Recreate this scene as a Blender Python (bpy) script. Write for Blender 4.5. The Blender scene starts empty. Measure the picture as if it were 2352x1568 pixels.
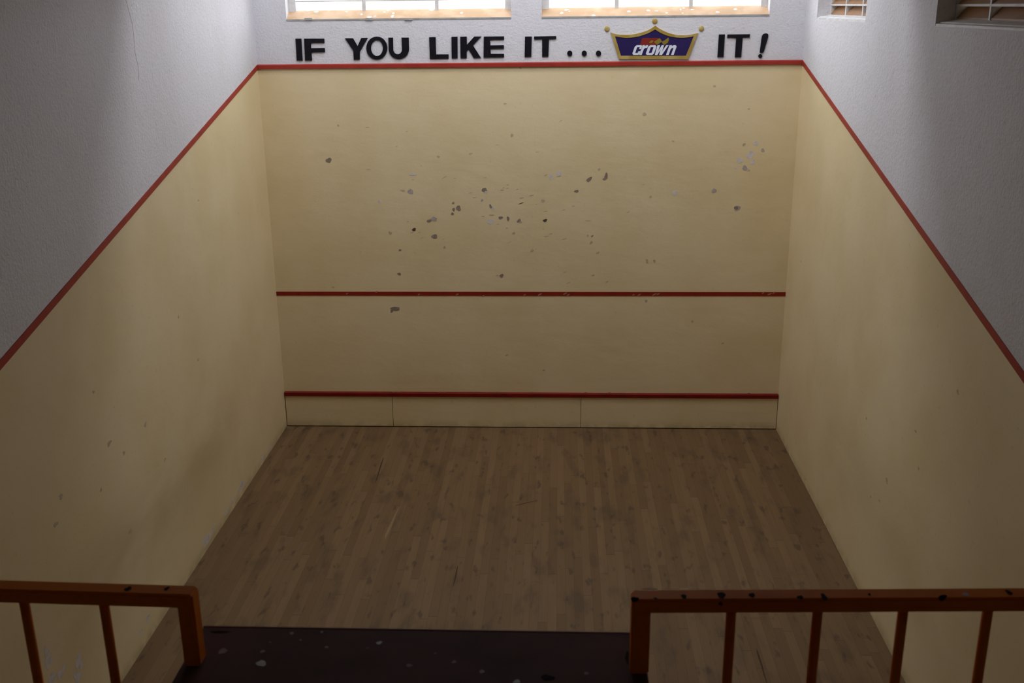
import bpy, bmesh, math, random
from mathutils import Vector, Matrix
from mathutils.geometry import tessellate_polygon
C = bpy.context.scene.collection
sc = bpy.context.scene
random.seed(7)

# ------------------------------------------------------------ camera
W, H = 2352, 1568
CAM = Vector((3.5729, -12.5971, 5.2601)); YAW, PITCH, ROLL, FPX = -.0463, -.3132, -.0112, 2385.5
fwd = Vector((math.sin(YAW)*math.cos(PITCH), math.cos(YAW)*math.cos(PITCH), math.sin(PITCH)))
r0 = Vector((math.cos(YAW), -math.sin(YAW), 0)); u0 = r0.cross(fwd)
RT = math.cos(ROLL)*r0 + math.sin(ROLL)*u0
UP = -math.sin(ROLL)*r0 + math.cos(ROLL)*u0
cd = bpy.data.cameras.new('camera'); cam = bpy.data.objects.new('camera', cd); C.objects.link(cam)
m = Matrix((RT, UP, -fwd)).transposed().to_4x4(); m.translation = CAM; cam.matrix_world = m
cd.sensor_width = 36; cd.lens = FPX/W*36; cd.clip_start = .05
cd.dof.use_dof = True; cd.dof.focus_distance = 12.0; cd.dof.aperture_fstop = 5.6
sc.camera = cam

# ------------------------------------------------------------ world: pale overcast sky
wd = bpy.data.worlds.new('overcast'); sc.world = wd; wd.use_nodes = True
nt = wd.node_tree; bg = nt.nodes['Background']
tc = nt.nodes.new('ShaderNodeTexCoord'); sp = nt.nodes.new('ShaderNodeSeparateXYZ'); rp = nt.nodes.new('ShaderNodeValToRGB')
nt.links.new(tc.outputs['Generated'], sp.inputs[0]); nt.links.new(sp.outputs[2], rp.inputs[0]); nt.links.new(rp.outputs[0], bg.inputs[0])
rp.color_ramp.elements[0].position = 0; rp.color_ramp.elements[0].color = (.22, .19, .15, 1)
rp.color_ramp.elements[1].position = .03; rp.color_ramp.elements[1].color = (.93, .95, 1.0, 1)
bg.inputs[1].default_value = 6.0

sc.view_settings.view_transform = 'Standard'; sc.view_settings.look = 'None'
sc.view_settings.gamma = 1; sc.view_settings.use_curve_mapping = False
sc.view_settings.exposure = 0.30

def portal(name, loc, rot, sx, sy):
    l = bpy.data.lights.new(name, 'AREA'); l.shape = 'RECTANGLE'; l.size = sx; l.size_y = sy
    l.cycles.is_portal = True
    o = bpy.data.objects.new(name, l); C.objects.link(o); o.location = loc; o.rotation_euler = rot
CEIL = 9.0; CT = .2; CLOW = 6.15; YC = -3.3       # unseen roof, stepped at YC to light the front and darken the rear
SKY = (0.5, 5.9, -2.5, -1.1)                         # assumed roof light, out of view, bringing daylight down near the front
CLZ = (7.3, 8.9)                                  # added clerestory opening, out of view, sending daylight onto the front wall
portal('assumed_roof_daylight', ((SKY[0]+SKY[1])/2, (SKY[2]+SKY[3])/2, CEIL+CT), (0, 0, 0), SKY[1]-SKY[0], SKY[3]-SKY[2])
portal('added_clerestory_daylight', (3.2, YC-.02, (CLZ[0]+CLZ[1])/2), (math.radians(90), 0, 0), 4.2, CLZ[1]-CLZ[0])
portal('window_daylight', (1.7, .26, 5.56), (math.radians(-90), 0, 0), 2.6, .88)
portal('window_daylight', (4.68, .26, 5.56), (math.radians(-90), 0, 0), 2.6, .88)

# ------------------------------------------------------------ helpers
def at(px, py, ax, v):
    d = RT*((px-W/2)/FPX) - UP*((py-H/2)/FPX) + fwd
    return CAM + d*((v-CAM[ax])/d[ax])
def mk(name, bm, mats, parent=None, smooth=False):
    me = bpy.data.meshes.new(name); bmesh.ops.recalc_face_normals(bm, faces=bm.faces[:])
    bm.to_mesh(me); bm.free()
    for a in (mats if isinstance(mats, (list, tuple)) else [mats]): me.materials.append(a)
    if smooth: me.polygons.foreach_set('use_smooth', [True]*len(me.polygons))
    o = bpy.data.objects.new(name, me); C.objects.link(o)
    if parent: o.parent = parent
    return o
def tag(o, label=None, cat=None, group=None, kind=None):
    if label: o['label'] = label
    if cat: o['category'] = cat
    if group: o['group'] = group
    if kind: o['kind'] = kind
    return o
def struct(name, bm, mats, label=None):
    return tag(mk(name, bm, mats), label, kind='structure')
def empty(name, loc, label, cat, group=None):
    o = bpy.data.objects.new(name, None); C.objects.link(o); o.location = loc; o.empty_display_size = .1
    return tag(o, label, cat, group)
def box(bm, x0, x1, y0, y1, z0, z1, mi=0, bev=0):
    vs = [bm.verts.new((x, y, z)) for x in (x0, x1) for y in (y0, y1) for z in (z0, z1)]
    fs = [bm.faces.new([vs[i] for i in f]) for f in ((0,1,3,2),(4,6,7,5),(0,4,5,1),(2,3,7,6),(0,2,6,4),(1,5,7,3))]
    for f in fs: f.material_index = mi
    if bev:
        es = list({e for f in fs for e in f.edges})
        r = bmesh.ops.bevel(bm, geom=es, offset=bev, segments=3, affect='EDGES')
        for f in r['faces']: f.material_index = mi
def tube(bm, a, b, r, n=20, mi=0):
    a, b = Vector(a), Vector(b); d = (b-a).normalized()
    s = d.orthogonal().normalized(); t = d.cross(s)
    R = [[bm.verts.new(c + r*(math.cos(2*math.pi*i/n)*s + math.sin(2*math.pi*i/n)*t)) for i in range(n)] for c in (a, b)]
    for i in range(n):
        f = bm.faces.new((R[0][i], R[0][(i+1) % n], R[1][(i+1) % n], R[1][i])); f.smooth = True
    bm.faces.new(R[0][::-1]); bm.faces.new(R[1])
def prism(bm, loops, dvec, mi=0):
    """extrude flat polygon (first loop outer, rest holes), front face at loops, back at loops+dvec"""
    fl = [Vector(p) for l in loops for p in l]; dv = Vector(dvec)
    A = [bm.verts.new(p) for p in fl]; B = [bm.verts.new(p+dv) for p in fl]
    for t in tessellate_polygon([[Vector(p) for p in l] for l in loops]):
        for V, o in ((A, 1), (B, -1)):
            try: bm.faces.new([V[i] for i in t][::o]).material_index = mi
            except ValueError: pass
    k = 0
    for l in loops:
        n = len(l)
        for i in range(n):
            j = (i+1) % n
            bm.faces.new((A[k+i], A[k+j], B[k+j], B[k+i])).material_index = mi
        k += n
def blob(bm, c, e1, e2, r1, r2, nrm, th=.0015, mi=0, n=14, jit=.22, ang=0, skew=0):
    """thin irregular flake lying on a surface"""
    c = Vector(c); e1 = Vector(e1); e2 = Vector(e2); nrm = Vector(nrm); pts = []
    ph = [random.uniform(0, 6.28) for _ in range(4)]
    for i in range(n):
        t = 2*math.pi*i/n
        k = 1 + jit*(math.sin(2*t+ph[0])*.5 + math.sin(3*t+ph[1])*.5 + math.sin(5*t+ph[2])*.3)
        a, b = r1*k*math.cos(t), r2*k*math.sin(t)
        a, b = a*math.cos(ang)-b*math.sin(ang), a*math.sin(ang)+b*math.cos(ang)
        pts.append(c + e1*a + e2*b + nrm*th)
    prism(bm, [pts], -nrm*(th*.9), mi)

# ------------------------------------------------------------ materials
def mat(name, col, rough=.7, spec=.3, metal=0):
    mm = bpy.data.materials.new(name); mm.use_nodes = True; b = mm.node_tree.nodes['Principled BSDF']
    b.inputs['Base Color'].default_value = (*col, 1); b.inputs['Roughness'].default_value = rough
    b.inputs['Specular IOR Level'].default_value = spec; b.inputs['Metallic'].default_value = metal
    return mm
def N(t, ty, **kw):
    n = t.nodes.new(ty)
    for k, v in kw.items(): setattr(n, k, v)
    return n
def math_(t, op, a, b=None, clamp=False):
    n = N(t, 'ShaderNodeMath', operation=op, use_clamp=clamp)
    for i, v in enumerate((a, b)):
        if v is None: continue
        if isinstance(v, (int, float)): n.inputs[i].default_value = v
        else: t.links.new(v, n.inputs[i])
    return n.outputs[0]
def noise(t, vec, scale, detail=3, rough=.5):
    n = N(t, 'ShaderNodeTexNoise'); n.inputs['Scale'].default_value = scale; n.inputs['Detail'].default_value = detail
    n.inputs['Roughness'].default_value = rough; t.links.new(vec, n.inputs['Vector']); return n.outputs['Fac']
def ramp(t, f, p0, p1, lo=0, hi=1):
    n = N(t, 'ShaderNodeMapRange'); n.interpolation_type = 'SMOOTHSTEP'
    for i, v in enumerate((p0, p1, lo, hi)): n.inputs[i+1].default_value = v
    t.links.new(f, n.inputs[0]); return n.outputs[0]
def mix(t, f, a, b):
    n = N(t, 'ShaderNodeMix', data_type='RGBA')
    if isinstance(f, (int, float)): n.inputs[0].default_value = f
    else: t.links.new(f, n.inputs[0])
    for i, v in ((6, a), (7, b)):
        if isinstance(v, tuple): n.inputs[i].default_value = (*v, 1)
        else: t.links.new(v, n.inputs[i])
    return n.outputs[2]
def setup(mm):
    t = mm.node_tree; b = t.nodes['Principled BSDF']; g = N(t, 'ShaderNodeNewGeometry'); return t, b, g.outputs['Position']
def bump(t, b, h, strength, dist):
    n = N(t, 'ShaderNodeBump'); n.inputs['Strength'].default_value = strength; n.inputs['Distance'].default_value = dist
    t.links.new(h, n.inputs['Height']); t.links.new(n.outputs[0], b.inputs['Normal'])

def plaster_white():
    mm = mat('white_textured_plaster', (.8, .79, .83), .85, .15); t, b, P = setup(mm)
    s = ramp(t, noise(t, P, 26, 4, .6), .56, .74)
    c = mix(t, math_(t, 'MULTIPLY', s, .38), (.72, .71, .745), (.47, .42, .36))
    c = mix(t, math_(t, 'MULTIPLY', ramp(t, noise(t, P, 1.3, 3), .4, .75), .16), c, (.58, .53, .51))
    t.links.new(c, b.inputs['Base Color'])
    h = math_(t, 'ADD', noise(t, P, 38, 4, .65), math_(t, 'MULTIPLY', noise(t, P, 9, 2), .6))
    bump(t, b, h, .55, .012); return mm
def plaster_cream(name, side):
    mm = mat(name, (.7, .57, .36), .6, .25); t, b, P = setup(mm)
    base, dark = (.81, .675, .425), (.76, .62, .36)
    c = mix(t, ramp(t, noise(t, P, 1.1, 4), .35, .7), base, dark)
    c = mix(t, math_(t, 'MULTIPLY', ramp(t, noise(t, P, 22, 4, .6), .62, .74), .22), c, (.36, .28, .18))
    sx = N(t, 'ShaderNodeSeparateXYZ'); t.links.new(P, sx.inputs[0])
    if side:
        # scuffed brown band left by players at shoulder height along the middle of the court
        z = sx.outputs[2]; y = sx.outputs[1]
        band = math_(t, 'MULTIPLY', ramp(t, z, .25, .95), ramp(t, z, 1.0, 1.65, 1, 0))
        band = math_(t, 'MULTIPLY', band, math_(t, 'MULTIPLY', ramp(t, y, -1.3, -3.2), ramp(t, y, -8, -5, 0, 1)))
        mb = N(t, 'ShaderNodeMapping'); mb.inputs['Scale'].default_value = (1, .35, 1); t.links.new(P, mb.inputs[0])
        band = math_(t, 'MULTIPLY', band, ramp(t, noise(t, mb.outputs[0], 1.8, 4), .25, .7))
        c = mix(t, math_(t, 'MULTIPLY', band, .45 if side == 1 else .25), c, (.40, .29, .14))
    # shading at the wall foot painted in as dark yellow, broken by noise
    g = math_(t, 'MULTIPLY', ramp(t, sx.outputs[2], .14, .0), ramp(t, noise(t, P, 6, 3), .3, .6))
    c = mix(t, math_(t, 'MULTIPLY', g, .45), c, (.36, .29, .12))
    t.links.new(c, b.inputs['Base Color'])
    mp = N(t, 'ShaderNodeMapping'); mp.inputs['Scale'].default_value = (.8, .8, 1.5); t.links.new(P, mp.inputs[0])
    h = math_(t, 'ADD', noise(t, mp.outputs[0], 5, 3, .5), math_(t, 'MULTIPLY', noise(t, P, 55, 3), .12))
    bump(t, b, h, .30 if not side else .25, .014); return mm
def floor_mat():
    mm = mat('worn_wood_boards', (.3, .2, .12), .62, .22); t, b, P = setup(mm)
    sx = N(t, 'ShaderNodeSeparateXYZ'); t.links.new(P, sx.inputs[0]); x, y = sx.outputs[0], sx.outputs[1]
    xs = math_(t, 'DIVIDE', x, .083); idx = math_(t, 'FLOOR', xs)
    wn = N(t, 'ShaderNodeTexWhiteNoise', noise_dimensions='1D'); t.links.new(idx, wn.inputs['W'])
    ys = math_(t, 'ADD', math_(t, 'DIVIDE', y, 1.9), math_(t, 'MULTIPLY', wn.outputs[0], 7)); iy = math_(t, 'FLOOR', ys)
    cb = N(t, 'ShaderNodeCombineXYZ'); t.links.new(idx, cb.inputs[0]); t.links.new(iy, cb.inputs[1])
    w2 = N(t, 'ShaderNodeTexWhiteNoise', noise_dimensions='2D'); t.links.new(cb.outputs[0], w2.inputs['Vector'])
    mp = N(t, 'ShaderNodeMapping'); mp.inputs['Scale'].default_value = (14, .8, 1); t.links.new(P, mp.inputs[0])
    c = mix(t, w2.outputs[0], FA, FB)
    c = mix(t, math_(t, 'MULTIPLY', noise(t, mp.outputs[0], 2.2, 4), .5), c, FC)
    mp2 = N(t, 'ShaderNodeMapping'); mp2.inputs['Scale'].default_value = (2.6, .9, 1); t.links.new(P, mp2.inputs[0])
    sm = ramp(t, noise(t, mp2.outputs[0], 2.0, 4, .55), .50, .72)
    c = mix(t, math_(t, 'MULTIPLY', sm, .45), c, (.06, .042, .027))
    sm2 = ramp(t, noise(t, mp2.outputs[0], 4.2, 2, .5), .60, .72)
    c = mix(t, math_(t, 'MULTIPLY', sm2, .55), c, (.048, .034, .024))
    fx = math_(t, 'FRACT', xs); fy = math_(t, 'FRACT', ys)
    gx = math_(t, 'LESS_THAN', fx, .035); gy = math_(t, 'LESS_THAN', fy, .004)
    gap = math_(t, 'MAXIMUM', math_(t, 'MULTIPLY', gx, .35), math_(t, 'MULTIPLY', gy, .45))
    c = mix(t, gap, c, (.035, .023, .015))
    t.links.new(c, b.inputs['Base Color'])
    bump(t, b, math_(t, 'SUBTRACT', noise(t, mp.outputs[0], 3, 3), gap), .3, .004); return mm
FA, FB, FC = (.165, .097, .043), (.225, .138, .066), (.130, .078, .038)
def blotch(name, c1, c2, scale, rough=.5, spec=.35, bumps=.1, lo=.4, hi=.7):
    mm = mat(name, c1, rough, spec); t, b, P = setup(mm)
    t.links.new(mix(t, ramp(t, noise(t, P, scale, 4), lo, hi), c1, c2), b.inputs['Base Color'])
    bump(t, b, noise(t, P, scale*4, 3), bumps, .004); return mm
M_white = plaster_white()
M_cream = plaster_cream('cream_painted_plaster', 0)
M_creamL = plaster_cream('cream_painted_side_plaster', 1)
M_creamR = plaster_cream('cream_painted_side_plaster_clean', 2)
M_floor = floor_mat()
M_red = blotch('red_line_paint', (.37, .035, .022), (.31, .028, .018), 6, .5, .3, .2)
M_redtin = blotch('red_tin_paint', (.215, .013, .006), (.17, .010, .006), 5, .55, .15, .1)
M_redserv = blotch('red_service_line_paint', (.29, .020, .010), (.24, .017, .009), 5, .55, .2, .15)
M_tin = plaster_cream('cream_tin_paint', 0)
M_black = blotch('black_letter_vinyl', (.008, .008, .011), (.012, .011, .016), 8, .5, .12, .05)
M_orange = blotch('orange_brown_gloss_paint', (.95, .25, .022), (.86, .20, .018), 5, .6, .10, .15)
M_desk = blotch('dark_brown_desk_paint', (.175, .088, .078), (.13, .068, .060), 4, .75, .08, .15)
M_trimorange = mat('red_orange_edge_paint', (.30, .09, .04), .5, .3)
M_chipd = blotch('bare_mortar_chip', (.27, .21, .165), (.36, .29, .24), 30, .95, .1, .6)
M_chipg = blotch('grey_plaster_chip', (.43, .37, .35), (.52, .455, .43), 25, .9, .1, .5)
M_chipl = blotch('pale_filler_patch', (.72, .66, .63), (.60, .54, .51), 20, .9, .1, .4)
M_scrape = blotch('scraped_cream_plaster', (.56, .47, .31), (.48, .395, .25), 20, .8, .15, .5)
M_scuff = mat('scuffed_red_paint', (.46, .20, .13), .8, .1)
M_scratch = mat('dark_floor_scratch', (.075, .050, .032), .8, .1)
M_lightboard = mat('pale_bare_wood', (.27, .175, .085), .7, .2)
M_hole = mat('deep_wall_hole', (.10, .07, .05), .95, .05)
M_spot = blotch('white_paint_splash', (.90, .88, .84), (.75, .70, .66), 30, .7, .2)
M_spotp = blotch('pinkish_paint_splash', (.48, .36, .36), (.36, .26, .26), 30, .7, .2)
M_blackchip = mat('black_primer_chip', (.030, .020, .018), .8, .04)
M_gold = blotch('gold_sign_border', (.36, .24, .045), (.50, .38, .13), 7, .35, .5, .02)
M_goldball = blotch('gold_ball_paint', (.42, .30, .08), (.55, .45, .22), 14, .35, .5, .02)
M_purple = blotch('purple_sign_face', (.022, .012, .085), (.026, .015, .10), 3, .4, .35, .02)
M_flagred = mat('red_emblem_paint', (.22, .022, .014), .45, .3)
M_flagyel = mat('yellow_emblem_paint', (.25, .18, .02), .45, .3)
M_signwhite = mat('white_sign_lettering', (.72, .76, .84), .4, .3)
M_frame = blotch('white_window_paint', (.72, .72, .72), (.60, .59, .58), 9, .6, .25, .2)
M_lip = blotch('grey_sill_mortar', (.42, .42, .41), (.34, .33, .32), 12, .85, .1, .3)
M_sill = blotch('tan_sloped_sill', (.52, .33, .20), (.62, .42, .28), 5, .7, .2, .2)
M_blade = blotch('brown_louvre_blade', (.34, .185, .09), (.27, .15, .075), 3, .6, .3, .1)
M_ceil = blotch('pale_ceiling_board', (.26, .25, .24), (.23, .22, .21), 1, .9, .1, .1)
M_gfloor = blotch('brown_gallery_floor', (.28, .20, .15), (.24, .17, .13), 3, .7, .2)
M_rear = blotch('dim_rear_wall_paint', (.66, .58, .46), (.60, .52, .40), 2, .85, .1)
M_outer = blotch('tan_shade_wall_plaster', (.36, .28, .18), (.31, .24, .15), 2, .85, .1)
def glass():
    mm = bpy.data.materials.new('louvre_glass'); mm.use_nodes = True; t = mm.node_tree
    b = t.nodes['Principled BSDF']; tr = N(t, 'ShaderNodeBsdfTransparent'); gl = N(t, 'ShaderNodeBsdfGlossy'); mx = N(t, 'ShaderNodeMixShader')
    t.nodes.remove(b); tr.inputs[0].default_value = (.86, .92, .90, 1); gl.inputs['Roughness'].default_value = .08
    mx.inputs[0].default_value = .08
    t.links.new(tr.outputs[0], mx.inputs[1]); t.links.new(gl.outputs[0], mx.inputs[2])
    t.links.new(mx.outputs[0], t.nodes['Material Output'].inputs[0]); return mm
M_glass = glass()

# ------------------------------------------------------------ room shell
RW, YB, YR = 6.4, -9.75, -15.5      # width, court back wall, room rear wall
ZO, SL = 4.57, .2312                 # out line height, fall of side lines per metre
T = .24                              # wall thickness
bm = bmesh.new(); box(bm, -T, RW+T, YR-T, T, -.2, 0)
for q0, q1, w in (((880,1052),(864,1104),.018),((1736,1486),(1762,1568),.014),((1052,1300),(1041,1345),.016),((912,1172),(884,1238),.030),((1236,1148),(1180,1162),.012)):
    A, B = at(*q0, 2, 0), at(*q1, 2, 0); d = B-A
    blob(bm, (A+B)/2, (1, 0, 0), (0, 1, 0), d.length/2, w/2, (0, 0, 1), .0008, 2 if q0[0] == 912 else 1, ang=math.atan2(d.y, d.x), jit=.3, n=20)
struct('floor', bm, [M_floor, M_scratch, M_lightboard], 'worn brown wooden court floor')
bm = bmesh.new()
x0, x1, y0, y1 = SKY
box(bm, -T, RW+T, YC-.2, y0, CEIL, CEIL+CT); box(bm, -T, RW+T, y1, T, CEIL, CEIL+CT); box(bm, -T, x0, y0, y1, CEIL, CEIL+CT); box(bm, x1, RW+T, y0, y1, CEIL, CEIL+CT)
box(bm, -T, RW+T, YR-T, YC, CLOW, CLOW+CT)
box(bm, -T, RW+T, YC-.15, YC, CLOW+CT-.001, CLZ[0]); box(bm, -T, RW+T, YC-.15, YC, CLZ[1], CEIL+.001)
box(bm, -T, 1.1, YC-.15, YC, CLZ[0], CLZ[1]); box(bm, 5.3, RW+T, YC-.15, YC, CLZ[0], CLZ[1])
struct('ceiling', bm, M_ceil, 'unseen ceiling with an added step and clerestory opening that steer daylight to the front of the court')

# front wall with two window openings; flakes and holes are part of the wall mesh
WZ0, WZ1 = 5.115, 6.0
WX = [(.389, 3.02), (3.375, 5.985)]
bm = bmesh.new()
box(bm, 0, RW, 0, T, 0, ZO, 1)
box(bm, 0, RW, 0, T, ZO, WZ0, 0); box(bm, 0, RW, 0, T, WZ1, CEIL, 0)
for a, b in ((0, WX[0][0]), (WX[0][1], WX[1][0]), (WX[1][1], RW)): box(bm, a, b, 0, T, WZ0, WZ1, 0)
EX, EZ = (1, 0, 0), (0, 0, 1)
S = 1/190.
D, G, L, SC, HO = 2, 3, 4, 5, 6
chips = [  # px, py, rx, ry, kind, tilt
 (755,368,7,5.5,D,.1),(943,440,6,7,G,.3),(948,400,8,3,L,0),(872,463,4,4,L,.3),(926,438,4,2.5,SC,0),(1113,437,6,6,D,.3),(1116,441,3,3,L,0),
 (1041,466,3,2.5,D,.3),(1053,478,5,7,D,0),(1042,481,3.5,4,D,0),(1039,491,4,3,D,.4),(996,503,6,6,G,.2),(986,507,6,3.8,D,.2),(999,503,4,4,D,.2),
 (951,527,5,3.5,HO,.2),(998,543,6.5,6,D,.3),(1081,353,4,2.5,SC,.2),(1107,460,3.5,2.5,G,.5),(1127,474,3,5,D,.3),(1131,478,4,4,L,.6),
 (1126,509,8,6,L,.2),(1129,494,6,2,SC,0),(1150,500,5,3.8,D,0),(1167,502,3.5,5,D,0),(1192,507,5,4,D,.6),(1196,510,3,2.5,SC,0),(1252,506,4.5,3.5,HO,.3),
 (1180,535,4,2.5,SC,.6),(919,574,4,2,D,.2),(917,629,4.5,3,D,0),(1152,633,4.5,4.5,D,0),(1142,632,3,1.5,SC,0),(1265,406,4.5,7,L,.1),(1284,398,6.5,5,L,.2),
 (1353,412,7,4.5,D,.7),(1392,405,4,8,D,-.1),(1388,411,4,3,D,.4),(1324,439,5,3.2,D,0),(1247,461,4,4.5,SC,.6),(1376,389,3,3,SC,.7),
 (1494,452,3.5,2,SC,.5),(1550,443,6,6,L,.2),(1640,438,6,5,G,.1),(1693,478,7,7,G,.3),(1691,478,4.5,5,D,.6),(1736,329,6,5,L,.3),(1752,345,4,4,G,0),
 (1723,356,9,8,L,.2),(1699,368,7.5,6,L,0),(1729,372,5,6,L,.3),(1711,386,5.5,6.5,G,.2),(1689,385,3,2.5,L,0),(1720,391,3,2,SC,.6),(1709,332,4,3,SC,.4),
 (1360,542,3,2,D,.4),(1358,557,4,3,SC,.7),(1350,541,2.5,2.5,SC,0),(1373,580,4,2,SC,.5),(1486,599,3,5,SC,.2),(1503,599,2.5,4,SC,.5),(1362,632,4,2,SC,.4),
 (1394,647,4,2,SC,.4),(1484,691,3,4,G,.1),(908,709,11,5.5,D,.05),(900,714,5,3,D,.9),(896,535,4,4,SC,.6),(1249,850,4,2,SC,.2),(777,288,2.5,2.5,SC,0),
 (1176,311,3.5,4,SC,.6),(1160,238,3.5,2,SC,0),(1480,262,4,4,SC,.2),(1641,198,3,3,SC,0),(1195,156,3,2,SC,0),(765,659,4,1.6,SC,0),(1590,738,3,3,SC,.6),
 (1660,788,4,1.6,SC,.5),(1164,815,5,1.6,SC,.3),(1021,568,3,3,SC,.2),(1007,360,3,3,SC,.4),(1222,575,4,3,SC,.3),(1546,324,3,2,SC,0),(1720,250,2.5,2,SC,0)]
for px, py, rx, ry, k, a in chips:
    blob(bm, at(px, py, 1, 0), EX, EZ, rx*S, ry*S, (0, -1, 0), .0012+.0006*random.random(), k, ang=a)
for _ in range(70):   # shallow ball scars gathered round the middle of the wall
    px, py = random.gauss(1120, 150), random.gauss(480, 85)
    blob(bm, at(px, py, 1, 0), EX, EZ, random.uniform(2, 7)*S, random.uniform(.6, 1.3)*S, (0, -1, 0), .0007, SC if random.random() < .6 else 1, ang=random.uniform(0, .5))
struct('wall_front', bm, [M_white, M_cream, M_chipd, M_chipg, M_chipl, M_scrape, M_hole], 'front wall, white plaster above and cream below, pocked with paint chips')

# left wall
bm = bmesh.new()
def sidewall(bm, xa, xb, ya, yb, z0, z1):
    # cream below the falling line, white above, split along the slope
    def sl(y): return max(ZO + SL*y, 2.13)
    n = 12
    for i in range(n):
        a = ya + (yb-ya)*i/n; b = ya + (yb-ya)*(i+1)/n
        for (za, zb, ta, tb, mi) in ((z0, z0, sl(a), sl(b), 1), (sl(a), sl(b), z1, z1, 0)):
            vs = [bm.verts.new(p) for p in ((xa, a, za), (xa, b, zb), (xa, b, tb), (xa, a, ta), (xb, a, za), (xb, b, zb), (xb, b, tb), (xb, a, ta))]
            for f in ((0,1,2,3),(4,7,6,5),(0,4,5,1),(3,2,6,7),(0,3,7,4),(1,5,6,2)):
                bm.faces.new([vs[k] for k in f]).material_index = mi
sidewall(bm, 0, -T, T, YR, 0, CEIL)
EY = (0, 1, 0)
for px, py, ry_, rz_ in ((110,1512,.05,.07),(140,1545,.05,.04),(182,1520,.04,.08),(178,1556,.06,.05),(118,1560,.07,.03),(340,1418,.05,.02),(322,1452,.04,.02)):
    blob(bm, at(px, py, 0, 0), EY, EZ, ry_, rz_, (1, 0, 0), .001, 2, jit=.5, n=22)
for px, py, ry_, rz_ in ((556,1112,.10,.035),(548,1125,.05,.02),(602,1048,.05,.03),(617,1030,.04,.02),(476,1238,.13,.045),(490,1212,.06,.02),(520,1175,.07,.02),(534,1150,.05,.02)):
    blob(bm, at(px, py, 0, 0), EY, EZ, ry_, rz_, (1, 0, 0), .001, 2, jit=.5, n=22)
for px, py, r in ((410,728,.02),(456,460,.015),(455,826,.02),(251,1018,.035),(334,975,.03),(285,1040,.025),(140,1140,.03),(379,1055,.02),(128,1204,.03),(232,1125,.02),(300,1220,.035),(215,900,.02)):
    blob(bm, at(px, py, 0, 0), EY, EZ, r, r*.6, (1, 0, 0), .0008, 3, jit=.4)
crack = [(289,0),(296,26),(303,50),(307,80),(310,120),(317,150),(319,185)]
for (a, b) in zip(crack, crack[1:]):
    A, B = at(*a, 0, 0), at(*b, 0, 0); d = (B-A).normalized(); s = Vector((0, d.z, -d.y))*.0035
    prism(bm, [[A+s+Vector((.0006,0,0)), B+s+Vector((.0006,0,0)), B-s+Vector((.0006,0,0)), A-s+Vector((.0006,0,0))]], (-.0005, 0, 0), 4)
struct('wall_left', bm, [M_white, M_creamL, M_chipl, M_scrape, M_chipg], 'left side wall, white above the falling red line and cream below')

# right wall with two louvre openings
RWIN = [(-2.43, -.54), (-6.25, -4.31)]; RZ0, RZ1 = 5.075, 5.85
bm = bmesh.new()
sidewall(bm, RW, RW+T, T, YR, 0, RZ0)

box(bm, RW, RW+T, YR, T, RZ1, CEIL, 0)
for a, b in ((YR, RWIN[1][0]), (RWIN[1][1], RWIN[0][0]), (RWIN[0][1], T)): box(bm, RW, RW+T, a, b, RZ0, RZ1, 0)
for px, py, r in ((2037,1103,.035),(2110,1075,.02),(2000,1140,.02),(1895,1228,.03),(2020,1150,.02),(1850,1100,.02),(1990,960,.02),(2103,990,.02),(1840,600,.015),(2200,900,.025)):
    blob(bm, at(px, py, 0, RW), EY, EZ, r, r*.6, (-1, 0, 0), .0008, 2, jit=.4)
struct('wall_right', bm, [M_white, M_creamR, M_scrape], 'right side wall, white above the falling red line and cream below, with louvred windows')
bm = bmesh.new(); box(bm, 0, RW, YB-.2, YB, 0, 2.65); struct('wall_back', bm, M_cream, 'low cream back wall of the court under the gallery')
bm = bmesh.new(); box(bm, -T, RW+T, YR-T, YR, 0, CEIL); struct('wall_rear', bm, M_rear, 'rear wall behind the viewing gallery')
bm = bmesh.new(); box(bm, 0, RW, YR, YB, 2.65, 2.85); tag(mk('gallery_deck', bm, M_gfloor), 'brown floor slab of the viewing gallery behind the court', 'floor', kind='structure')

# ------------------------------------------------------------ red court lines
bm = bmesh.new(); y = -.022
prism(bm, [[(0, -.004, ZO-.004), (0, y, ZO), (0, y, ZO+.04), (0, 0, ZO+.05)]], (RW, 0, 0)); struct('trim_1', bm, M_red, 'red out line along the front wall under the lettering')
bm = bmesh.new(); box(bm, 0, RW, -.004, 0, 1.78, 1.832)
for px, py, w in ((1240,676,5),(1298,674,6),(1305,677,4),(1503,676,6),(1512,675,4),(1468,677,4),(1753,672,4),(1768,675,6),(1778,672,4),(962,676,3),(1050,676,4),(797,674,3),(1110,679,3),(865,670,3),(1205,677,3),(1455,677,3)):
    blob(bm, at(px, py, 1, -.004), EX, EZ, w*S, 1.6*S, (0, -1, 0), .0008, 1, ang=.5)
blob(bm, at(685, 675, 1, -.004), EX, EZ, 4*S, 2.2*S, (0, -1, 0), .0008, 2)
struct('trim_2', bm, [M_redserv, M_scuff, M_redtin], 'red service line across the middle of the front wall, scuffed')
def sideline(name, xa, xb, label):
    bm = bmesh.new(); ye = YB; w = .055
    prism(bm, [[(xb, 0, ZO-.005), (xb, ye, ZO+SL*ye-.005), (xb, ye, ZO+SL*ye+w), (xb, 0, ZO+w-.005)]], (xa-xb, 0, 0)); struct(name, bm, M_red, label)
sideline('trim_3', 0, .006, 'red out line falling along the left wall')
sideline('trim_4', RW, RW-.006, 'red out line falling along the right wall')

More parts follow.
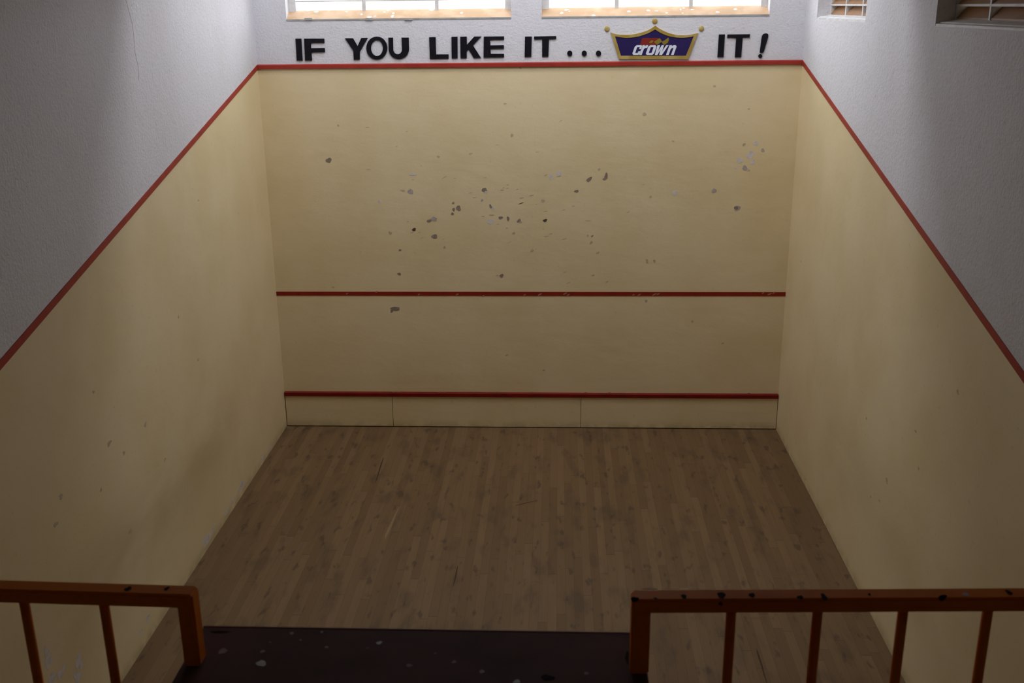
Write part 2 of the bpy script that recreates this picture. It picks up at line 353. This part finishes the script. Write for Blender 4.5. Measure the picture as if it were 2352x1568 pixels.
# ------------------------------------------------------------ tin board at the foot of the front wall
tin = empty('tin_board', (RW/2, -.03, 0), 'low cream tin board along the foot of the front wall with a red top strip', 'board')
def child(name, bm, mats, par, smooth=False):
    o = mk(name, bm, mats, par, smooth); o.matrix_parent_inverse = Matrix.Translation(par.location).inverted(); return o
xs = [0.008, 1.418, 3.875, RW-.004]
for i in range(3):
    bm = bmesh.new(); box(bm, xs[i]+.003, xs[i+1]-.003, -.03, -.002, .012, .43, 0, .002); child('panel', bm, M_tin, tin)
bm = bmesh.new()
prism(bm, [[(.006, -.002, .43), (.006, -.045, .43), (.006, -.045, .477), (.006, -.036, .483), (.006, -.002, .484)]], (RW-.01, 0, 0))
for px, w in ((905,5),(915,4),(1010,6),(1020,3),(1400,4),(1345,4),(1140,4),(1220,5),(1720,4)):
    blob(bm, at(px, 899+(px-654)*.0035, 1, -.046), EX, EZ, w*S, .9*S, (0, -1, 0), .0006, 1)
tag(child('top_strip', bm, [M_redtin, M_scuff], tin), 'red top strip')
bm = bmesh.new(); box(bm, .01, RW-.01, -.012, -.002, .001, .012); child('bottom_gap_strip', bm, M_hole, tin)

# ------------------------------------------------------------ lettering on the front wall
LY = -.014
def P1(q): return at(560+q[0]/3.36, q[1]/3.36, 1, LY)
def P2(q): return at(1200+q[0]/3.36, q[1]/3.36, 1, LY)
def P3(q, yy=-.02): return at(1380+q[0]/9.046, 30+q[1]/9.046, 1, yy)
def ell(cx, cy, rx, ry, n=40, rot=0):
    return [(cx+rx*math.cos(2*math.pi*i/n), cy+ry*math.sin(2*math.pi*i/n)) for i in range(n)]
def arc(cx, cy, rx, ry, a0, a1, n=14):
    return [(cx+rx*math.cos(math.radians(a0+(a1-a0)*i/n)), cy+ry*math.sin(math.radians(a0+(a1-a0)*i/n))) for i in range(n+1)]
GL = 'black lettering on the white front wall'
def letter(name, P, loops, label, cat='letter'):
    bm = bmesh.new(); prism(bm, [[P(q) for q in l] for l in loops], (0, -LY-.0005, 0))
    tag(mk(name, bm, M_black), label, cat, GL)
letter('wall_letter', P1, [[(398,298),(443,298),(453,468),(408,468)]], 'black capital letter I, first letter of the slogan at the left of the front wall')
letter('wall_letter', P1, [[(465,298),(620,298),(622,332),(517,332),(518,372),(624,370),(626,403),(521,405),(526,467),(472,468)]], 'black capital letter F on the white wall, the only F in the slogan')
letter('wall_letter', P1, [[(780,295),(842,295),(878,356),(906,293),(956,292),(895,400),(895,460),(848,461),(845,392)]], 'black capital letter Y on the white wall below the left window')
letter('wall_letter', P1, [ell(1026,371,81,89), ell(1027,371,46,61)], 'black round capital letter O on the white wall between Y and U')
letter('wall_letter', P1, [[(1115,290),(1151,290),(1153,380)]+arc(1187,380,34,38,180,0)[1:]+[(1217,290),(1272,290),(1274,380)]+arc(1196,380,78,76,0,180)[1:]], 'black capital letter U on the white wall, right of the round O')
letter('wall_letter', P1, [[(1430,287),(1480,286),(1484,420),(1580,419),(1580,452),(1436,455)]], 'black capital letter L on the white wall, the only L in the slogan')
letter('wall_letter', P1, [[(1602,284),(1649,283),(1650,449),(1604,450)]], 'black capital letter I standing between L and K on the front wall')
letter('wall_letter', P1, [[(1670,283),(1720,282),(1722,345),(1778,282),(1832,281),(1768,350),(1830,446),(1775,448),(1735,380),(1720,396),(1720,448),(1672,449)]], 'black capital letter K on the white wall, the only K in the slogan')
letter('wall_letter', P1, [[(1852,282),(2008,280),(2008,306),(1900,308),(1903,350),(2007,348),(2007,375),(1903,378),(1906,415),(2008,415),(2008,442),(1850,444)]], 'black capital letter E on the white wall, right of the K')
letter('wall_letter', P2, [[(20,282),(72,281),(68,438),(17,440)]], 'black capital letter I just left of the T before the three dots')
letter('wall_letter', P2, [[(90,281),(260,278),(260,301),(205,302),(200,437),(152,438),(152,303),(90,304)]], 'black capital letter T on the white wall, just before the three dots')
for cx, lb in ((365, 'leftmost of the three black dots on the white wall, nearest the T'), (477, 'middle of the three black dots on the white wall'), (587, 'rightmost of the three black dots, beside the purple sign')):
    letter('wall_dot', P2, [ell(cx, 412, 20, 22, 28)], lb, 'dot')
letter('wall_letter', P2, [[(1517,266),(1563,265),(1552,440),(1505,441)]], 'black capital letter I on the white wall, first letter right of the purple sign')
letter('wall_letter', P2, [[(1583,266),(1757,264),(1752,290),(1700,291),(1688,442),(1640,443),(1650,292),(1580,291)]], 'black capital letter T on the white wall between the last I and the exclamation mark')
bm = bmesh.new()
prism(bm, [[P2(q) for q in [(1845,300),(1850,276),(1860,262),(1876,257),(1890,258),(1898,268),(1896,288),(1862,402),(1848,411),(1832,405)]]], (0, -LY-.0005, 0))
prism(bm, [[P2(q) for q in ell(1836,433,15,16,24)]], (0, -LY-.0005, 0))
tag(mk('exclamation_mark', bm, M_black), 'slanting black exclamation mark at the right end of the slogan', 'exclamation mark', GL)

# ------------------------------------------------------------ purple and gold sign
def cr(pts, n=6):   # smooth curve through points
    out = []
    for i in range(len(pts)-1):
        p0 = pts[max(i-1, 0)]; p1 = pts[i]; p2 = pts[i+1]; p3 = pts[min(i+2, len(pts)-1)]
        for k in range(n):
            t = k/n
            out.append(tuple(.5*((2*p1[j]) + (-p0[j]+p2[j])*t + (2*p0[j]-5*p1[j]+4*p2[j]-p3[j])*t*t + (-p0[j]+3*p1[j]-3*p2[j]+p3[j])*t**3) for j in (0, 1)))
    return out + [pts[-1]]
sign = empty('crown_shaped_sign', P3((1110, 955)), 'purple crown-shaped sign with gold border, three gold balls and white slanted lettering', 'sign')
outer = cr([(205,400),(330,440),(520,452),(700,438),(900,388),(1030,330),(1135,262)]) + cr([(1135,262),(1240,335),(1380,402),(1540,448),(1700,462),(1850,452),(2020,415)])[1:] + [(1815,955),(375,955)]
inner = cr([(296,482),(420,505),(560,515),(740,495),(900,450),(1020,400),(1130,340)]) + cr([(1130,340),(1250,415),(1400,475),(1560,505),(1700,512),(1840,500),(1932,480)])[1:] + [(1768,887),(418,887)]
bm = bmesh.new(); prism(bm, [[P3(q, -.020) for q in outer], [P3(q, -.020) for q in inner]], (0, .0195, 0)); tag(child('border', bm, M_gold, sign), 'gold border')
bm = bmesh.new(); prism(bm, [[P3(q, -.014) for q in inner]], (0, .0135, 0)); child('face_panel', bm, M_purple, sign)
for cx, cy in ((130, 328), (1122, 165), (2088, 322)):
    bm = bmesh.new(); rr = 6.3*S*1.0; c = P3((cx, cy), -.004)
    bmesh.ops.create_uvsphere(bm, u_segments=28, v_segments=16, radius=1, matrix=Matrix.Translation(c) @ Matrix.Diagonal((rr*.93, .012, rr, 1)))
    tag(child('ball', bm, M_goldball, sign, True), 'gold ball')
bm = bmesh.new(); prism(bm, [[P3(q, -.0165) for q in [(815,665),(835,590),(850,545),(875,518),(1215,518),(1245,545),(1185,600),(1130,655),(1120,668)]]], (0, .0024, 0)); tag(child('emblem_block', bm, M_flagred, sign), 'red emblem block')
for pl in ([(1000,628),(1025,585),(1060,560),(1095,572),(1088,600),(1050,628)], [(1105,600),(1160,560),(1225,522),(1258,565),(1270,590),(1215,632),(1160,662),(1140,640)], [(1262,600),(1330,565),(1405,508),(1415,550),(1395,615),(1318,666),(1290,640)]):
    bm = bmesh.new(); prism(bm, [[P3(q, -.018) for q in pl]], (0, .0038, 0)); tag(child('emblem_wave', bm, M_flagyel, sign), 'yellow emblem wave')
def slant(X0, w, loops):
    def f(u, v): return P3((X0+u+72*v, 870-203*v), -.017)
    bm = bmesh.new(); prism(bm, [[f(u, v) for u, v in l] for l in loops], (0, .0029, 0)); tag(child('white_letter', bm, M_signwhite, sign), 'white letter')
slant(645, 160, [[(0,.15),(0,.85),(30,1),(130,1),(160,.85),(160,.60),(108,.60),(108,.80),(54,.80),(54,.20),(108,.20),(108,.38),(160,.38),(160,.15),(130,0),(30,0)]])
slant(795, 110, [[(0,0),(0,1),(54,1),(54,.90),(80,1),(118,1),(118,.70),(76,.70),(54,.58),(54,0)]])
slant(925, 165, [[(0,.14),(0,.86),(30,1),(140,1),(170,.86),(170,.14),(140,0),(30,0)], [(56,.2),(56,.8),(114,.8),(114,.2)]])
slant(1090, 250, [[(15,1),(70,1),(72,.38),(105,1),(152,1),(158,.38),(196,1),(246,1),(180,0),(122,0),(112,.55),(86,0),(32,0)]])
slant(1355, 155, [[(0,0),(0,1),(54,1),(54,.90),(88,1),(128,1),(158,.86),(158,0),(104,0),(104,.72),(78,.72),(54,.58),(54,0)]])

# ------------------------------------------------------------ front windows
def front_window(n, xa, xb, muls, side, label):
    root = empty('window_%d' % n, ((xa+xb)/2, .15, WZ0), label, 'window'); root['kind'] = 'structure'
    if 'category' in root: del root['category']
    yf = .15
    bm = bmesh.new()    # sloped tan sill
    prism(bm, [[(xa, .004, 5.128), (xa, yf+.02, 5.222), (xa, yf+.06, 5.222), (xa, yf+.06, 5.116), (xa, .004, 5.116)]], (xb-xa, 0, 0))
    for _ in range(14):
        x = random.uniform(xa+.2, xb-.2); t = random.random(); c = Vector((x, .004+(yf+.014)*t, 5.129+.094*t)); e2 = Vector((0, .82, .57)); nn = Vector((0, -.57, .82))
        blob(bm, c, EX, e2, random.uniform(.008, .028), random.uniform(.008, .02), nn, .001, 1)
    tag(child('window_sill', bm, [M_sill, M_spot], root), 'sloped tan sill')
    bm = bmesh.new(); box(bm, xa, xb, -.006, .008, 5.110, 5.128)
    if n == 1:
        for px in (708, 848, 938): c = at(px, 44, 1, -.012); box(bm, c.x-.045, c.x+.045, -.014, -.002, c.z-.013, c.z+.012)
    child('sill_lip', bm, M_lip, root)
    bm = bmesh.new()
    box(bm, xa, xa+.085, yf, yf+.06, 5.2, WZ1, 0, .003); box(bm, xb-.075, xb, yf, yf+.06, 5.2, WZ1, 0, .003); box(bm, xa, xb, yf, yf+.06, WZ1-.06, WZ1)
    child('window_frame', bm, M_frame, root)
    for px in muls:
        c = at(px, 10, 1, yf); bm = bmesh.new(); box(bm, c.x-.022, c.x+.022, yf, yf+.06, 5.2, WZ1-.05, 0, .003); child('mullion', bm, M_frame, root)
    z = 5.322 if n == 1 else 5.35
    while z < WZ1-.1:
        bm = bmesh.new(); box(bm, xa+.07, xb-.07, yf+.02, yf+.09, z, z+.006); gb = child('glass_blade', bm, M_glass, root)
        bm = bmesh.new(); box(bm, xa+.07, xb-.07, yf+.014, yf+.02, z-.002, z+.009); child('blade_clip', bm, M_lip, root); z += .10
front_window(1, *WX[0], (835.5, 1003), 0, 'left louvred window high in the front wall over the words, bright outside')
front_window(2, *WX[1], (1416.5, 1587), 0, 'right louvred window high in the front wall over the purple sign, bright outside')

# ------------------------------------------------------------ right wall windows: white grid, sloping brown blades
def side_window(n, ya, yb, nb, label):
    root = empty('window_%d' % n, (RW+.14, (ya+yb)/2, RZ0), label, 'window'); root['kind'] = 'structure'; del root['category']
    xf = RW+.14; xb = RW+.215
    bm = bmesh.new()
    prism(bm, [[(RW+.002, ya, RZ0), (RW+.002, ya, RZ0+.016), (RW+.03, ya, RZ0+.024), (RW+.035, ya, RZ0+.03), (xf-.02, ya, RZ0+.042), (xf, ya, RZ0+.048), (xb, ya, RZ0+.048), (xb, ya, RZ0)]], (0, yb-ya, 0))
    child('window_sill', bm, M_frame, root)
    ys = [yb-(yb-ya)*i/nb for i in range(nb+1)]
    for i, yy in enumerate(ys):
        bm = bmesh.new(); w = .014
        if i == 0: a, b = yy-.022, yy
        elif i == nb: a, b = yy, yy+.022
        else: a, b = yy-w, yy+w
        box(bm, xf, xb, a, b, RZ0+.04, RZ1, 0, .002); child('fin', bm, M_frame, root)
    zz = RZ0+.048; p = .098; k = 0
    while zz < RZ1-.05:
        bm = bmesh.new()
        prism(bm, [[(xf+.006, ya+.015, zz+.002), (xf+.006, ya+.015, zz+.014), (xb, ya+.015, zz+.092), (xb, ya+.015, zz+.080)]], (0, yb-ya-.03, 0)); child('louvre_blade', bm, M_blade, root)
        if k:
            bm = bmesh.new(); box(bm, xf-.002, xf+.010, ya, yb, zz-.006, zz+.010, 0, .002); child('glazing_bar', bm, M_frame, root)
        zz += p; k += 1
side_window(3, *RWIN[0], 3, 'far white gridded louvre window in the right wall, nearest the front wall')
side_window(4, *RWIN[1], 3, 'near white gridded louvre window with brown blades at the top right')

# outside the right wall: unseen wall and narrow eave, added to keep those windows in shade
bm = bmesh.new(); box(bm, 7.9, 8.1, YR, 2, 0, 7.6); tag(mk('wall_added_shade', bm, M_outer), 'added tan wall outside that shades the right-hand windows', kind='structure')
bm = bmesh.new(); box(bm, RW+T, 7.5, YR, 1.5, 6.05, 6.15); tag(mk('added_shade_eave', bm, M_outer), 'added eave outside that shades the right-hand windows', kind='structure')

# ------------------------------------------------------------ gallery railings
YF, YK = -10.13, -10.073          # face towards the gallery, face towards the court
GZ = 2.85
ZD = 3.488                        # desk top height
def rail(name_label, ends, ztop, px_list, post_x, xr):
    xa, xb = ends
    root = empty('gallery_railing', ((xa+xb)/2, (YF+YK)/2, GZ), name_label, 'railing', 'orange-brown railings at the gallery edge')
    (za, zb) = ztop; hgt = .044
    bm = bmesh.new()
    vs = []
    for x, z in ((xa, za), (xb, zb)):
        for y, dz in ((YF, 0), (YK, 0), (YK, -hgt), (YF, -hgt)): vs.append(bm.verts.new((x, y, z+dz)))
    for f in ((0,1,2,3),(4,7,6,5),(0,4,5,1),(1,5,6,2),(2,6,7,3),(3,7,4,0)): bm.faces.new([vs[i] for i in f])
    bmesh.ops.bevel(bm, geom=bm.edges[:], offset=.007, segments=3, affect='EDGES')
    def zt(x): return za + (zb-za)*(x-xa)/(xb-xa)
    for px, py, rx, ry, k in xr:
        d = RT*((px-W/2)/FPX) - UP*((py-H/2)/FPX) + fwd
        x = (CAM + d*((zt(0)-CAM.z)/d.z)).x
        c = CAM + d*((zt(x)-CAM.z)/d.z)
        if c.y > YF+.006: blob(bm, (c.x, c.y, zt(c.x)), EX, EY, rx, ry, (0, 0, 1), .0006, k)
        else:
            c = CAM + d*((YF-CAM.y)/d.y); blob(bm, c, EX, EZ, rx, ry, (0, -1, 0), .0006, k)
    child('top_rail', bm, [M_orange, M_blackchip, M_chipl], root)
    ymid = (YF+YK)/2
    for x in px_list:
        bm = bmesh.new(); tube(bm, (x, ymid, GZ), (x, ymid+.0, zt(x)-hgt+.003), .0138); child('baluster', bm, M_orange, root)
    bm = bmesh.new(); box(bm, post_x[0], post_x[1], YF+.001, YK-.001, ZD+.001, zt(post_x[0])-hgt+.012, 0, .006)
    child('post', bm, M_orange, root)
    return root
cl = at(413, 1440, 1, YF); 
xl0, xl1 = at(411, 1440, 1, YF).x, at(449, 1440, 1, YF).x
xr0, xr1 = at(1450.5, 1440, 1, YF).x, at(1494, 1440, 1, YF).x
def ball(cxs, py): return [at(c, py, 1, (YF+YK)/2).x for c in cxs]
zl = [at(0, 1329, 1, YK).z, at(440, 1342, 1, YK).z]; sl_ = (zl[1]-zl[0])/(at(440,1342,1,YK).x-at(0,1329,1,YK).x)
zr = [at(1450, 1352.5, 1, YK).z, at(2352, 1347, 1, YK).z]; sr_ = (zr[1]-zr[0])/(at(2352,1347,1,YK).x-at(1450,1352,1,YK).x)
bl = ball((59, 241), 1400); st = bl[1]-bl[0]; k = bl[0]-st
while k > .1: bl.append(k); k -= st
br = ball((1679, 1877, 2073, 2267), 1412); st = br[3]-br[2]; k = br[3]+st
while k < 6.3: br.append(k); k += st
rail('orange-brown gallery railing left of the dark desk, the one with two balusters in view', (0.002, xl1), (zl[0]-sl_*at(0,1329,1,YK).x, zl[0]+sl_*(xl1-at(0,1329,1,YK).x)), bl, (xl0, xl1),
     [(293,1353,.009,.010,1),(297,1350,.006,.006,1),(383,1352,.006,.010,1)])
rail('orange-brown gallery railing right of the dark desk, its top rail dotted with black chips', (xr0, RW-.002), (zr[0], zr[0]+sr_*(RW-xr0)), br, (xr0, xr1),
     [(1458,1376,.012,.007,1),(1506,1374,.005,.005,1),(1571,1369,.008,.010,1),(1657,1366,.012,.014,1),(1727,1366,.008,.012,1),(1655,1386,.005,.006,1),(1838,1371,.008,.010,1),(1893,1370,.008,.016,1),(1997,1364,.004,.006,1),(2165,1372,.010,.010,1),(2218,1363,.007,.009,2),(2318,1359,.008,.012,1),(1494,1352,.02,.003,2)])

# ------------------------------------------------------------ dark desk at the gallery edge
ye = at(900, 1443, 2, ZD).y
xd0, xd1 = at(424, 1514, 2, ZD).x, at(1487, 1540, 2, ZD).x
desk = empty('gallery_desk', ((xd0+xd1)/2, -10.35, GZ), 'dark brown desk top splashed with paint, between the two orange railings', 'desk')
bm = bmesh.new(); box(bm, xd0, xd1, -10.75, ye-.006, ZD-.035, ZD, 0, .003)
for px, py, rx, ry, k in ((512,1495,.013,.012,2),(600,1523,.014,.014,1),(871,1476,.008,.008,1),(750,1486,.006,.005,2),(670,1454,.007,.006,2),(739,1451,.004,.005,2),(603,1496,.007,.006,2),
        (940,1528,.008,.007,2),(1043,1520,.007,.006,2),(1107,1542,.008,.007,2),(1187,1565,.010,.008,1),(1347,1546,.006,.006,2),(690,1470,.004,.004,2),(845,1488,.004,.003,2),(1000,1500,.003,.003,2),(620,1475,.003,.003,2),(505,1451,.028,.006,3),(1258,1556,.02,.012,3),(1441,1510,.006,.03,3)):
    blob(bm, at(px, py, 2, ZD), EX, EY, rx, ry, (0, 0, 1), .0006, k)
child('desk_top', bm, [M_desk, M_spot, M_spotp, M_blackchip], desk)
bm = bmesh.new(); box(bm, xd0, xd1, ye-.006, ye, ZD-.035, ZD+.001, 0, .001); tag(child('edge_strip', bm, M_trimorange, desk), 'orange edge strip')
for x in (xd0+.02, xd1-.05):
    bm = bmesh.new(); box(bm, x, x+.03, -10.70, ye-.03, GZ, ZD-.035); child('side_panel', bm, M_desk, desk)
